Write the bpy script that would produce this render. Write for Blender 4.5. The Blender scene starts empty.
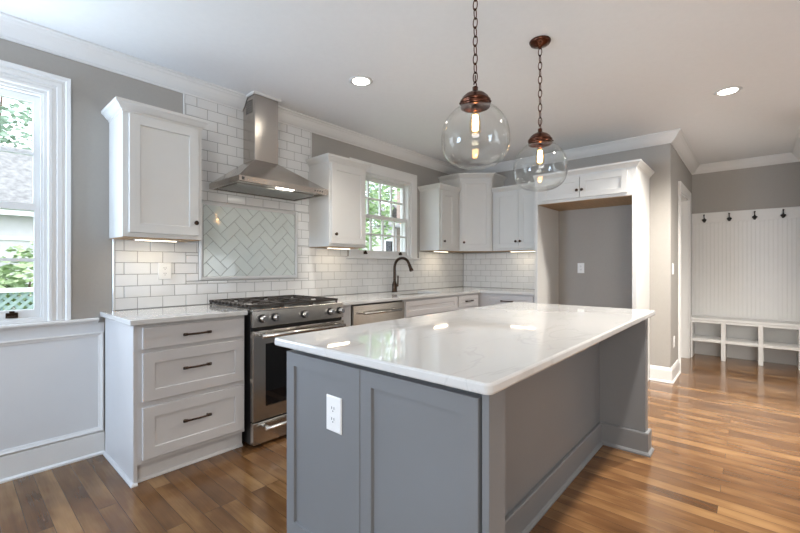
import bpy, bmesh, math, random
from mathutils import Vector, Matrix

# ------------------------------------------------------------------ camera, world, light, exposure
sc = bpy.context.scene
C = sc.collection
R = math.radians
random.seed(7)

cam_d = bpy.data.cameras.new('camera')
cam = bpy.data.objects.new('camera', cam_d); C.objects.link(cam)
cam.location = (0, -3.157, 1.205)
cam.rotation_euler = (R(90), 0, R(41.404 - 90))
cam_d.sensor_width = 36; cam_d.lens = 36 * 400.37 / 800; cam_d.clip_start = .02
sc.camera = cam

sc.view_settings.view_transform = 'Standard'
sc.view_settings.look = 'None'
sc.view_settings.gamma = 1
sc.view_settings.use_curve_mapping = False
sc.view_settings.exposure = 0.33

world = bpy.data.worlds.new('world'); sc.world = world
world.use_nodes = True
bg = world.node_tree.nodes['Background']
bg.inputs[0].default_value = (.80, .90, 1.0, 1)
bg.inputs[1].default_value = 3.0

def lamp(name, kind, loc, rot, energy, color=(1, 1, 1), **kw):
    d = bpy.data.lights.new(name, kind); d.energy = energy; d.color = color
    for k, v in kw.items(): setattr(d, k, v)
    o = bpy.data.objects.new(name, d); C.objects.link(o)
    o.location = loc; o.rotation_euler = rot
    return o

sun = lamp('sun', 'SUN', (0, 12, 14), (0, 0, 0), 2.2, (1, .95, .86), angle=R(1.5))
sun.rotation_euler = Vector((.62, .22, -.75)).to_track_quat('-Z', 'Y').to_euler()
# added fill lamps along the unseen solid walls, which have no windows
lamp('added_fill_south', 'AREA', (2.5, -6.62, 1.2), (R(118), 0, 0), 13, (.80, .90, 1), shape='RECTANGLE', size=1.3, size_y=1.4)
lamp('added_fill_southeast', 'AREA', (4.0, -6.62, 1.2), (R(118), 0, 0), 15, (.90, .95, 1), shape='RECTANGLE', size=1.3, size_y=1.4)
lamp('added_fill_west', 'AREA', (-2.12, -.48, 1.6), (R(112), 0, R(-90)), 100, (.58, .76, 1), shape='RECTANGLE', size=.8, size_y=1.5)
lamp('added_fill_southwest', 'AREA', (-2.12, -4.7, 1.7), (R(94), 0, R(-90)), 80, (1, .97, .93), shape='RECTANGLE', size=2.2, size_y=1.0)
# added fill lamp before the solid passage wall, brightens hall and bench
lamp('added_fill_passage', 'AREA', (5.45, -3.58, 1.1), (R(90), 0, R(-30)), 9, (1, .95, .88), shape='RECTANGLE', size=.7, size_y=1.8)
# daylight falling in through the big window of the kitchen wall
lamp('daylight_window', 'AREA', (-.05, -.06, 1.60), (R(-104), 0, 0), 13, (.80, .90, 1), shape='RECTANGLE', size=.8, size_y=1.2)

# ------------------------------------------------------------------ materials
def mat(name, col, rough=.5, metal=0, var=.03, scale=8, bump=0, coat=0, rvar=0, stretch=None, spec=.5):
    m = bpy.data.materials.new(name); m.use_nodes = True
    nt = m.node_tree; n = nt.nodes; b = n['Principled BSDF']
    b.inputs['Roughness'].default_value = rough; b.inputs['Metallic'].default_value = metal
    b.inputs['Coat Weight'].default_value = coat
    b.inputs['Specular IOR Level'].default_value = spec
    tc = n.new('ShaderNodeTexCoord'); src = tc.outputs['Object']
    if stretch:
        mp = n.new('ShaderNodeMapping'); mp.inputs['Scale'].default_value = stretch
        nt.links.new(src, mp.inputs[0]); src = mp.outputs[0]
    no = n.new('ShaderNodeTexNoise'); no.inputs['Scale'].default_value = scale; no.inputs['Detail'].default_value = 4
    nt.links.new(src, no.inputs['Vector'])
    r = n.new('ShaderNodeValToRGB')
    r.color_ramp.elements[0].position = .3; r.color_ramp.elements[1].position = .7
    r.color_ramp.elements[0].color = tuple(max(0, c * (1 - var)) for c in col) + (1,)
    r.color_ramp.elements[1].color = tuple(min(1, c * (1 + var)) for c in col) + (1,)
    nt.links.new(no.outputs['Fac'], r.inputs[0]); nt.links.new(r.outputs[0], b.inputs['Base Color'])
    if rvar:
        mr = n.new('ShaderNodeMapRange'); mr.inputs[3].default_value = rough - rvar; mr.inputs[4].default_value = rough + rvar
        nt.links.new(no.outputs['Fac'], mr.inputs[0]); nt.links.new(mr.outputs[0], b.inputs['Roughness'])
    if bump:
        bp = n.new('ShaderNodeBump'); bp.inputs['Strength'].default_value = bump; bp.inputs['Distance'].default_value = .002
        nt.links.new(no.outputs['Fac'], bp.inputs['Height']); nt.links.new(bp.outputs[0], b.inputs['Normal'])
    return m

def emit(name, col, s):
    m = bpy.data.materials.new(name); m.use_nodes = True
    b = m.node_tree.nodes['Principled BSDF']
    b.inputs['Base Color'].default_value = col + (1,)
    b.inputs['Emission Color'].default_value = col + (1,); b.inputs['Emission Strength'].default_value = s
    return m

def glass(name, tint=(1, 1, 1), base=.04, edge=.9, blend=.5):
    m = bpy.data.materials.new(name); m.use_nodes = True
    nt = m.node_tree; n = nt.nodes; n.remove(n['Principled BSDF'])
    tr = n.new('ShaderNodeBsdfTransparent'); tr.inputs[0].default_value = tint + (1,)
    gl = n.new('ShaderNodeBsdfGlossy'); gl.inputs['Roughness'].default_value = .01
    lw = n.new('ShaderNodeLayerWeight'); lw.inputs['Blend'].default_value = .5
    pw = n.new('ShaderNodeMath'); pw.operation = 'POWER'; pw.inputs[1].default_value = blend
    nt.links.new(lw.outputs['Facing'], pw.inputs[0])
    mr = n.new('ShaderNodeMapRange'); mr.inputs[3].default_value = base; mr.inputs[4].default_value = edge
    mx = n.new('ShaderNodeMixShader')
    nt.links.new(pw.outputs[0], mr.inputs[0]); nt.links.new(mr.outputs[0], mx.inputs[0])
    nt.links.new(tr.outputs[0], mx.inputs[1]); nt.links.new(gl.outputs[0], mx.inputs[2])
    nt.links.new(mx.outputs[0], n['Material Output'].inputs[0])
    return m

M = dict(
    wall=mat('greige_wall_paint', (.368, .352, .328), .75, var=.015, bump=.05, scale=60),
    ceiling=mat('ceiling_paint', (.785, .795, .805), .85, var=.01, scale=30),
    trim=mat('white_trim_paint', (.73, .73, .72), .35, var=.01),
    wains=mat('white_wall_paint', (.66, .67, .68), .5, var=.01),
    upper=mat('white_cabinet_paint', (.655, .652, .632), .35, var=.01),
    lower=mat('light_grey_cabinet_paint', (.57, .56, .56), .35, var=.012),
    island=mat('slate_grey_cabinet_paint', (.185, .19, .198), .38, var=.012),
    tile=mat('white_glazed_tile', (.70, .705, .70), .10, var=.02, scale=5, coat=.3),
    htile=mat('pale_glazed_tile', (.675, .737, .712), .07, var=.03, scale=7, coat=.4),
    grout=mat('grey_grout', (.27, .27, .265), .9, var=.04, scale=80),
    steel=mat('brushed_stainless_steel', (.64, .61, .565), .23, 1, var=.015, scale=6, rvar=.02, stretch=(1, 1, 60)),
    steel_h=mat('brushed_stainless_hood', (.52, .48, .44), .19, 1, var=.02, scale=5, rvar=.03, stretch=(60, 60, 1)),
    chrome=mat('polished_chrome', (.75, .75, .75), .08, 1, var=.02),
    black=mat('black_enamel', (.012, .012, .012), .3, var=.1),
    blackglass=mat('black_oven_glass', (.006, .006, .007), .04, var=.1),
    iron=mat('cast_iron', (.038, .030, .025), .38, var=.15, bump=.2, scale=120),
    bronze=mat('oil_rubbed_bronze', (.05, .030, .020), .32, .8, var=.15, scale=30),
    copper=mat('aged_copper_bronze', (.10, .040, .025), .25, 1, var=.25, scale=25),
    plastic=mat('white_plastic', (.82, .82, .81), .3, var=.01),
    slot=mat('dark_slot', (.05, .05, .05), .6),
    ply=mat('raw_plywood', (.40, .27, .15), .6, var=.12, scale=6, stretch=(1, 14, 1)),
    filt=mat('hood_filter_mesh', (.40, .40, .38), .4, .8, var=.1, scale=150),
    sinksteel=mat('sink_steel', (.35, .34, .32), .35, 1, var=.05),
    glass=glass('window_glass', (1, 1, 1), .03, .7, 5),
    globe=glass('clear_globe_glass', (.99, .995, .993), .028, .75, 4),
    bulbglass=glass('bulb_glass', (1, .93, .80), .03, .6, 4),
    bulb=emit('glowing_filament', (1, .60, .24), 30),
    lens=emit('lit_downlight_lens', (1, .93, .82), 14),
    strip=emit('lit_under_cabinet_strip', (1, .86, .66), 4),
    hoodlens=emit('lit_hood_lamp', (1, .95, .85), 8),
    roof=mat('grey_shingle', (.22, .215, .215), .9, var=.3, scale=9),
    siding=mat('grey_siding', (.62, .585, .60), .8, var=.05),
    brick=mat('red_brick', (.34, .26, .23), .9, var=.2, scale=25),
    lattice=mat('green_lattice_paint', (.32, .42, .40), .8, var=.08),
    ground=mat('lawn_ground', (.12, .20, .06), 1, var=.3, scale=3),
    bark=mat('tree_bark', (.13, .09, .06), .95, var=.25, scale=12),
    leaf=mat('bright_green_leaf', (.32, .42, .22), .6, var=.4, scale=2.5),
    leaf2=mat('mid_green_leaf', (.30, .40, .30), .6, var=.4, scale=2.5),
)

def floor_material():
    m = bpy.data.materials.new('stained_oak_floor'); m.use_nodes = True
    nt = m.node_tree; n = nt.nodes; L = nt.links; b = n['Principled BSDF']
    tc = n.new('ShaderNodeTexCoord')
    rot = n.new('ShaderNodeMapping'); rot.inputs['Rotation'].default_value = (0, 0, R(90))
    L.new(tc.outputs['Object'], rot.inputs[0])
    br = n.new('ShaderNodeTexBrick'); br.offset = .37; br.offset_frequency = 3
    br.inputs['Scale'].default_value = 1; br.inputs['Brick Width'].default_value = 1.15
    br.inputs['Row Height'].default_value = .083; br.inputs['Mortar Size'].default_value = .0009
    br.inputs['Mortar Smooth'].default_value = .3; br.inputs['Bias'].default_value = 0
    br.inputs['Color1'].default_value = (0, 0, 0, 1); br.inputs['Color2'].default_value = (1, 1, 1, 1)
    br.inputs['Mortar'].default_value = (.5, .5, .5, 1)
    L.new(rot.outputs[0], br.inputs['Vector'])
    # every board its own grain: shift the grain coordinate by the board's random value
    sep = n.new('ShaderNodeSeparateColor'); L.new(br.outputs['Color'], sep.inputs[0])
    mul = n.new('ShaderNodeVectorMath'); mul.operation = 'SCALE'; mul.inputs[3].default_value = 17.0
    comb = n.new('ShaderNodeCombineXYZ'); 
    for i in range(3): L.new(sep.outputs[0], comb.inputs[i])
    L.new(comb.outputs[0], mul.inputs[0])
    add = n.new('ShaderNodeVectorMath'); add.operation = 'ADD'
    L.new(rot.outputs[0], add.inputs[0]); L.new(mul.outputs[0], add.inputs[1])
    st = n.new('ShaderNodeMapping'); st.inputs['Scale'].default_value = (.9, 8, 1); L.new(add.outputs[0], st.inputs[0])
    g1 = n.new('ShaderNodeTexNoise'); g1.inputs['Scale'].default_value = 1.6; g1.inputs['Detail'].default_value = 5; g1.inputs['Distortion'].default_value = .6
    L.new(st.outputs[0], g1.inputs['Vector'])
    st2 = n.new('ShaderNodeMapping'); st2.inputs['Scale'].default_value = (6, 120, 1); L.new(add.outputs[0], st2.inputs[0])
    wv = n.new('ShaderNodeTexNoise'); wv.inputs['Scale'].default_value = 1
    wv.inputs['Detail'].default_value = 2
    L.new(st2.outputs[0], wv.inputs['Vector'])
    st3 = n.new('ShaderNodeMapping'); st3.inputs['Scale'].default_value = (1.6, 3.2, 1); L.new(add.outputs[0], st3.inputs[0])
    g3 = n.new('ShaderNodeTexNoise'); g3.inputs['Scale'].default_value = 1.3; g3.inputs['Detail'].default_value = 3
    L.new(st3.outputs[0], g3.inputs['Vector'])
    def math2(op, a, bb):
        x = n.new('ShaderNodeMath'); x.operation = op
        for i, v in enumerate((a, bb)):
            if isinstance(v, (int, float)): x.inputs[i].default_value = v
            else: L.new(v, x.inputs[i])
        return x.outputs[0]
    t = math2('ADD', math2('MULTIPLY', g1.outputs['Fac'], .28), math2('MULTIPLY', wv.outputs['Fac'], .12))
    t = math2('ADD', t, math2('MULTIPLY', sep.outputs[0], .15))
    t = math2('ADD', t, math2('MULTIPLY', g3.outputs['Fac'], .72))
    rp = n.new('ShaderNodeValToRGB'); e = rp.color_ramp.elements
    e[0].position = .36; e[0].color = (.052, .023, .010, 1)
    e[1].position = .98; e[1].color = (.36, .222, .104, 1)
    k = e.new(.62); k.color = (.14, .068, .027, 1)
    k = e.new(.78); k.color = (.25, .138, .058, 1)
    L.new(t, rp.inputs[0])
    mx = n.new('ShaderNodeMix'); mx.data_type = 'RGBA'
    L.new(br.outputs['Fac'], mx.inputs[0]); L.new(rp.outputs[0], mx.inputs[6]); mx.inputs[7].default_value = (.02, .01, .005, 1)
    L.new(mx.outputs[2], b.inputs['Base Color'])
    b.inputs['Roughness'].default_value = .24; b.inputs['Specular IOR Level'].default_value = .6
    mr = n.new('ShaderNodeMapRange'); mr.inputs[3].default_value = .10; mr.inputs[4].default_value = .22
    L.new(g1.outputs['Fac'], mr.inputs[0]); L.new(mr.outputs[0], b.inputs['Roughness'])
    bp = n.new('ShaderNodeBump'); bp.inputs['Strength'].default_value = .03; bp.inputs['Distance'].default_value = .0015
    L.new(math2('SUBTRACT', g1.outputs['Fac'], br.outputs['Fac']), bp.inputs['Height']); L.new(bp.outputs[0], b.inputs['Normal'])
    return m
M['floor'] = floor_material()

def quartz_material():
    m = bpy.data.materials.new('white_veined_quartz'); m.use_nodes = True
    nt = m.node_tree; n = nt.nodes; L = nt.links; b = n['Principled BSDF']
    tc = n.new('ShaderNodeTexCoord')
    mp = n.new('ShaderNodeMapping'); mp.inputs['Rotation'].default_value = (0, 0, R(35)); mp.inputs['Scale'].default_value = (1, 2.2, 1)
    L.new(tc.outputs['Object'], mp.inputs[0])
    no = n.new('ShaderNodeTexNoise'); no.inputs['Scale'].default_value = 1.3; no.inputs['Detail'].default_value = 7; no.inputs['Distortion'].default_value = 1.4
    L.new(mp.outputs[0], no.inputs['Vector'])
    rp = n.new('ShaderNodeValToRGB'); e = rp.color_ramp.elements
    e[0].position = .0; e[0].color = (.63, .63, .622, 1); e[1].position = 1; e[1].color = (.63, .63, .622, 1)
    for p, c in ((.485, .63), (.50, .57), (.515, .63)):
        k = e.new(p); k.color = (c, c, c * .985, 1)
    L.new(no.outputs['Fac'], rp.inputs[0]); L.new(rp.outputs[0], b.inputs['Base Color'])
    b.inputs['IOR'].default_value = 1.65; b.inputs['Roughness'].default_value = .05; b.inputs['Coat Weight'].default_value = .3; b.inputs['Coat Roughness'].default_value = .03
    return m
M['quartz'] = quartz_material()

# ------------------------------------------------------------------ geometry helpers
class F:
    """a local frame on a vertical face: a runs along it, b out of it, z up"""
    def __init__(s, o, u, n):
        s.o = Vector((o[0], o[1], 0)); s.u = Vector((u[0], u[1], 0)).normalized(); s.n = Vector((n[0], n[1], 0)).normalized()
    def p(s, a, b, z): return s.o + s.u * a + s.n * b + Vector((0, 0, z))

WA = F((0, 0), (1, 0), (0, -1))
WX = F((0, 0), (1, 0), (0, 1))

class G:
    def __init__(s): s.bm = bmesh.new()
    def hexa(s, P, bev=0, seg=1):
        t = bmesh.new()
        v = [t.verts.new(p) for p in P]
        for f in ((0, 1, 2, 3), (7, 6, 5, 4), (0, 4, 5, 1), (1, 5, 6, 2), (2, 6, 7, 3), (3, 7, 4, 0)): t.faces.new([v[i] for i in f])
        bmesh.ops.recalc_face_normals(t, faces=t.faces)
        if bev: bmesh.ops.bevel(t, geom=list(t.edges), offset=bev, segments=seg, affect='EDGES', profile=.5)
        s.merge(t); return s
    def merge(s, t):
        me = bpy.data.meshes.new('t'); t.to_mesh(me); t.free(); s.bm.from_mesh(me); bpy.data.meshes.remove(me)
    def box(s, x0, x1, y0, y1, z0, z1, bev=0, seg=1):
        return s.hexa([(x0, y0, z0), (x1, y0, z0), (x1, y1, z0), (x0, y1, z0), (x0, y0, z1), (x1, y0, z1), (x1, y1, z1), (x0, y1, z1)], bev, seg)
    def fbox(s, f, a0, a1, b0, b1, z0, z1, bev=0, seg=1):
        return s.hexa([f.p(a0, b0, z0), f.p(a1, b0, z0), f.p(a1, b1, z0), f.p(a0, b1, z0), f.p(a0, b0, z1), f.p(a1, b0, z1), f.p(a1, b1, z1), f.p(a0, b1, z1)], bev, seg)
    def rings(s, rings, closed=False, caps=(True, True), smooth=False):
        rv = [[s.bm.verts.new(p) for p in r] for r in rings]
        n = len(rv[0]); k = len(rv)
        for i in range(k if closed else k - 1):
            A, B = rv[i], rv[(i + 1) % k]
            for j in range(n):
                f = s.bm.faces.new((A[j], A[(j + 1) % n], B[(j + 1) % n], B[j])); f.smooth = smooth
        if not closed:
            if caps[0]: s.bm.faces.new(rv[0][::-1])
            if caps[1]: s.bm.faces.new(rv[-1])
        return s
    def loops(s, f, a0, a1, z0, z1, prof, closed=False, caps=(True, True)):
        """nested rectangles: prof is a list of (inset, b)"""
        return s.rings([[f.p(a0 + i, b, z0 + i), f.p(a1 - i, b, z0 + i), f.p(a1 - i, b, z1 - i), f.p(a0 + i, b, z1 - i)] for i, b in prof], closed, caps)
    def shaker(s, f, a0, a1, z0, z1, b0, t=.02, stile=.057, rec=.009):
        c = .0015
        return s.loops(f, a0, a1, z0, z1, [(0, b0), (0, b0 + t - c), (c, b0 + t), (stile, b0 + t), (stile + .003, b0 + t - rec)])
    def cyl(s, p0, p1, r0, r1=None, seg=16, smooth=True, caps=(True, True)):
        return s.revolve(p0, p1, [(r0, 0), (r0 if r1 is None else r1, 1)], seg, smooth, caps)
    def revolve(s, p0, p1, prof, seg=24, smooth=True, caps=(True, True)):
        """prof: (radius, fraction of the way from p0 to p1)"""
        p0, p1 = Vector(p0), Vector(p1); d = p1 - p0
        q = d.to_track_quat('Z', 'Y'); X, Y = q @ Vector((1, 0, 0)), q @ Vector((0, 1, 0))
        rr = [[p0 + d * t + (X * math.cos(2 * math.pi * j / seg) + Y * math.sin(2 * math.pi * j / seg)) * max(r, 1e-4) for j in range(seg)] for r, t in prof]
        return s.rings(rr, False, caps, smooth)
    def lathe(s, c, prof, seg=32, caps=(True, True), smooth=True):
        return s.revolve(c, (c[0], c[1], c[2] + 1), prof, seg, smooth, caps)
    def tube(s, pts, rad, seg=10, closed=False):
        pts = [Vector(p) for p in pts]; n = len(pts); rr = []
        prev = None
        for i, p in enumerate(pts):
            if closed: d = pts[(i + 1) % n] - pts[i - 1]
            else: d = pts[min(i + 1, n - 1)] - pts[max(i - 1, 0)]
            d.normalize()
            if prev is None:
                ref = Vector((0, 0, 1)) if abs(d.z) < .9 else Vector((1, 0, 0))
                X = d.cross(ref).normalized()
            else:
                X = (prev - d * prev.dot(d)).normalized()
            prev = X; Y = d.cross(X)
            r = rad[i] if isinstance(rad, (list, tuple)) else rad
            rr.append([p + (X * math.cos(2 * math.pi * j / seg) + Y * math.sin(2 * math.pi * j / seg)) * r for j in range(seg)])
        return s.rings(rr, closed, (True, True), True)
    def sweep(s, path, prof, side=1, closed=False):
        """a moulding: prof (out, z) along a horizontal path, mitred; out goes to the side*left of the path"""
        P = [Vector(p) for p in path]; n = len(P); rr = []
        nor = []
        for i in range(n if closed else n - 1):
            d = (P[(i + 1) % n] - P[i]).normalized(); nor.append(Vector((-d.y, d.x)) * side)
        for i in range(n):
            if closed: a, b = nor[i - 1], nor[i]
            else: a, b = nor[max(i - 1, 0)], nor[min(i, n - 2)]
            m = (a + b); m = m / (1 + a.dot(b))
            rr.append([(P[i].x + m.x * o, P[i].y + m.y * o, z) for o, z in prof])
        return s.rings(rr, closed)
    def cells(s, us, vs, occ, w0, w1, to):
        """a slab with holes: only the outer faces of the occupied cells; to(u, v, w) -> point"""
        vv = {}
        def V(i, j, k):
            if (i, j, k) not in vv: vv[(i, j, k)] = s.bm.verts.new(to(us[i], vs[j], (w0, w1)[k]))
            return vv[(i, j, k)]
        nu, nv = len(us) - 1, len(vs) - 1
        O = lambda i, j: 0 <= i < nu and 0 <= j < nv and occ((us[i] + us[i + 1]) / 2, (vs[j] + vs[j + 1]) / 2)
        for i in range(nu):
            for j in range(nv):
                if not O(i, j): continue
                for k in (0, 1):
                    s.bm.faces.new((V(i, j, k), V(i + 1, j, k), V(i + 1, j + 1, k), V(i, j + 1, k)))
                for di, dj, e in ((-1, 0, ((0, 0), (0, 1))), (1, 0, ((1, 0), (1, 1))), (0, -1, ((0, 0), (1, 0))), (0, 1, ((0, 1), (1, 1)))):
                    if not O(i + di, j + dj):
                        (p, q), (r, t) = e
                        s.bm.faces.new((V(i + p, j + q, 0), V(i + r, j + t, 0), V(i + r, j + t, 1), V(i + p, j + q, 1)))
        return s
    def poly(s, pts, top, chamfer=.0):
        """pts: base ring, top: top ring (same count)"""
        return s.rings([pts, top])

BASE = {}
def link(o): C.objects.link(o); return o
def tag(o, label=None, cat=None, group=None, kind=None):
    for k, v in (('label', label), ('category', cat), ('group', group), ('kind', kind)):
        if v: o[k] = v
    return o
def thing(name, label, cat, loc, group=None):
    o = link(bpy.data.objects.new(name, None)); o.location = loc; o.empty_display_size = .1
    BASE[o.name] = Vector(loc); return tag(o, label, cat, group)
def struct_root(name, loc):
    o = link(bpy.data.objects.new(name, None)); o.location = loc; BASE[o.name] = Vector(loc); return tag(o, kind='structure')
def part(name, g, m, parent=None, label=None, loc=(0, 0, 0)):
    bmesh.ops.recalc_face_normals(g.bm, faces=g.bm.faces)
    base = BASE[parent.name] if parent else Vector(loc)
    g.bm.transform(Matrix.Translation(-base))
    me = bpy.data.meshes.new(name); g.bm.to_mesh(me); g.bm.free(); me.materials.append(M[m])
    o = link(bpy.data.objects.new(name, me)); BASE[o.name] = base
    if parent: o.parent = parent
    else: o.location = base
    if label: o['label'] = label
    return o
def struct(name, g, m, parent=None, loc=(0, 0, 0)):
    o = part(name, g, m, parent, loc=loc)
    if not parent: o['kind'] = 'structure'
    return o
def single(name, g, m, label, cat, group=None, loc=(0, 0, 0)):
    return tag(part(name, g, m, loc=loc), label, cat, group)
def copy_tree(o, parent=None):
    c = o.copy(); C.objects.link(c)
    if parent: c.parent = parent
    for ch in list(o.children): copy_tree(ch, c)
    return c

# ------------------------------------------------------------------ the room
CEIL = 2.587; XB = 4.96; YO = -2.517; XM = 6.87; YH = -3.60; XW = -2.2; YS = -6.7
struct('floor', G().box(XW - .15, 7.1, YS - .15, .0, -.12, 0), 'floor')
struct('ceiling', G().box(XW - .15, 7.1, YS - .15, .15, CEIL, CEIL + .15), 'ceiling')
W1 = (-.49, .40, .879, 2.246); W2 = (2.89, 3.77, 1.31, 2.225)
def in_rect(x, z, r): return r[0] < x < r[1] and r[2] < z < r[3]
struct('wall_north', G().cells([XW - .15, W1[0], W1[1], W2[0], W2[1], XB + .12], [0, W1[2], W2[3], W1[3], CEIL] if False else sorted({0, W1[2], W1[3], W2[2], W2[3], CEIL}),
       lambda x, z: not in_rect(x, z, W1) and not in_rect(x, z, W2), 0, .15, lambda u, v, w: (u, w, v)), 'wall')
struct('wall_east', G().box(XB, XB + .12, YO, -.0005, 0, CEIL), 'wall')
D0, D1, DZ = 5.60, 6.46, 2.085
struct('wall_hall', G().cells([XB + .12, D0, D1, XM], [0, DZ, CEIL], lambda x, z: not (D0 < x < D1 and z < DZ), YO, YO + .12, lambda u, v, w: (u, w, v)), 'wall')
struct('wall_mudroom', G().box(XM, XM + .12, YH - .12, YO + .12, 0, CEIL), 'wall')
struct('wall_passage', G().box(5.0, XM, YH - .12, YH, 0, CEIL), 'wall')
struct('wall_southeast', G().box(5.0, 5.12, YS, YH - .12, 0, CEIL), 'wall')
struct('wall_south', G().box(XW, 5.12, YS - .12, YS, 0, CEIL), 'wall')
struct('wall_west', G().box(XW - .15, XW, YS - .12, 0, 0, CEIL), 'wall')

# ceiling crown, cut where the hood chimney runs up
CP = [(0, 2.482), (.010, 2.482), (.014, 2.492), (.024, 2.497), (.040, 2.512), (.058, 2.535), (.070, 2.556), (.078, 2.562), (.084, 2.572), (.098, 2.577), (.098, CEIL), (0, CEIL)]
HX0, HX1 = 1.617, 1.825
struct('trim_1', G().sweep([(XW, 0), (HX0 - .004, 0)], CP, -1), 'trim')
struct('trim_2', G().sweep([(HX1 + .004, 0), (XB, 0), (XB, YO), (XM, YO), (XM, YH), (5.0, YH), (5.0, YS)], CP, -1), 'trim')
struct('trim_3', G().sweep([(HX0 - .004, -.001), (HX0 - .004, -.204), (HX1 + .004, -.204), (HX1 + .004, -.001)], [(0, 2.572), (.012, 2.572), (.016, CEIL), (0, CEIL)], -1), 'trim')
# baseboards
BP = [(0, 0), (.028, 0), (.028, .010), (.016, .022), (.015, .125), (.011, .140), (.005, .155), (0, .157)]
struct('baseboard_east', G().sweep([(XB, -2.334), (XB, YO), (D0 - .095, YO)], BP, -1), 'trim')
BP2 = [(0, 0), (.026, 0), (.026, .010), (.015, .020), (.015, .138), (.010, .143), (0, .145)]
struct('baseboard_north', G().sweep([(XW, 0), (.678, 0)], BP2, -1), 'trim')
# wainscot below the chair rail
struct('trim_4', G().box(XW, .678, -.006, -.0002, .145, .845), 'wains')
struct('trim_5', G().sweep([(XW, 0), (.645, 0)], [(0, .845), (.010, .845), (.014, .852), (.022, .856), (.036, .860), (.040, .866), (.040, .874), (.036, .878), (0, .878)], -1), 'trim')
for k, (a, b) in enumerate(((-1.55, -.62), (-.50, .672))):
    struct('trim_%d' % (6 + k), G().loops(WA, a, b, .150, .785, [(0, .006), (0, .018), (.006, .020), (.016, .014), (.026, .011), (.026, .006)], True), 'trim')

# door in the hall wall: casing, jamb and a closed leaf added to stop light leaks
d = struct_root('door_1', (6.03, YO, 0))
HA = F((0, YO), (1, 0), (0, -1))
g = G()
g.rings([[HA.p(x, b, z) for x, z in ((D0 - i, 0), (D0 - i, DZ + i), (D1 + i, DZ + i), (D1 + i, 0))] for i, b in ((.0, .001), (.0, .014), (.012, .018), (.07, .020), (.085, .026), (.09, .026), (.09, .001))][0:0] or
        [[HA.p(x, b, z) for i, b in ((0, .001), (0, .014), (.012, .018), (.07, .020), (.085, .026), (.09, .026), (.09, .001)) for x, z in [q(i)]] for q in
         (lambda i: (D0 - i, 0), lambda i: (D0 - i, DZ + i), lambda i: (D1 + i, DZ + i), lambda i: (D1 + i, 0))])
part('casing', g, 'trim', d)
g = G().box(D0, D0 + .018, YO + .001, YO + .119, 0, DZ).box(D1 - .018, D1, YO + .001, YO + .119, 0, DZ).box(D0 + .018, D1 - .018, YO + .001, YO + .119, DZ - .018, DZ)
part('jamb', g, 'trim', d)
g = G()
g.box(D0 + .02, D1 - .02, YO + .082, YO + .118, .008, DZ - .02)
leaf = part('added_door_leaf', g, 'trim', d)
g = G()
for z0, z1 in ((.2, .95), (1.1, 1.95)): g.loops(HA, D0 + .13, D1 - .13, z0, z1, [(0, -.082), (.006, -.079), (.03, -.079), (.036, -.082)], True)
part('panel_moulding', g, 'trim', leaf)
part('door_knob', G().revolve((D0 + .09, YO + .082, 1.0), (D0 + .09, YO + .022, 1.0), [(.028, 0), (.028, .1), (.012, .15), (.012, .45), (.026, .6), (.028, .8), (.018, 1)]), 'bronze', leaf)

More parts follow.
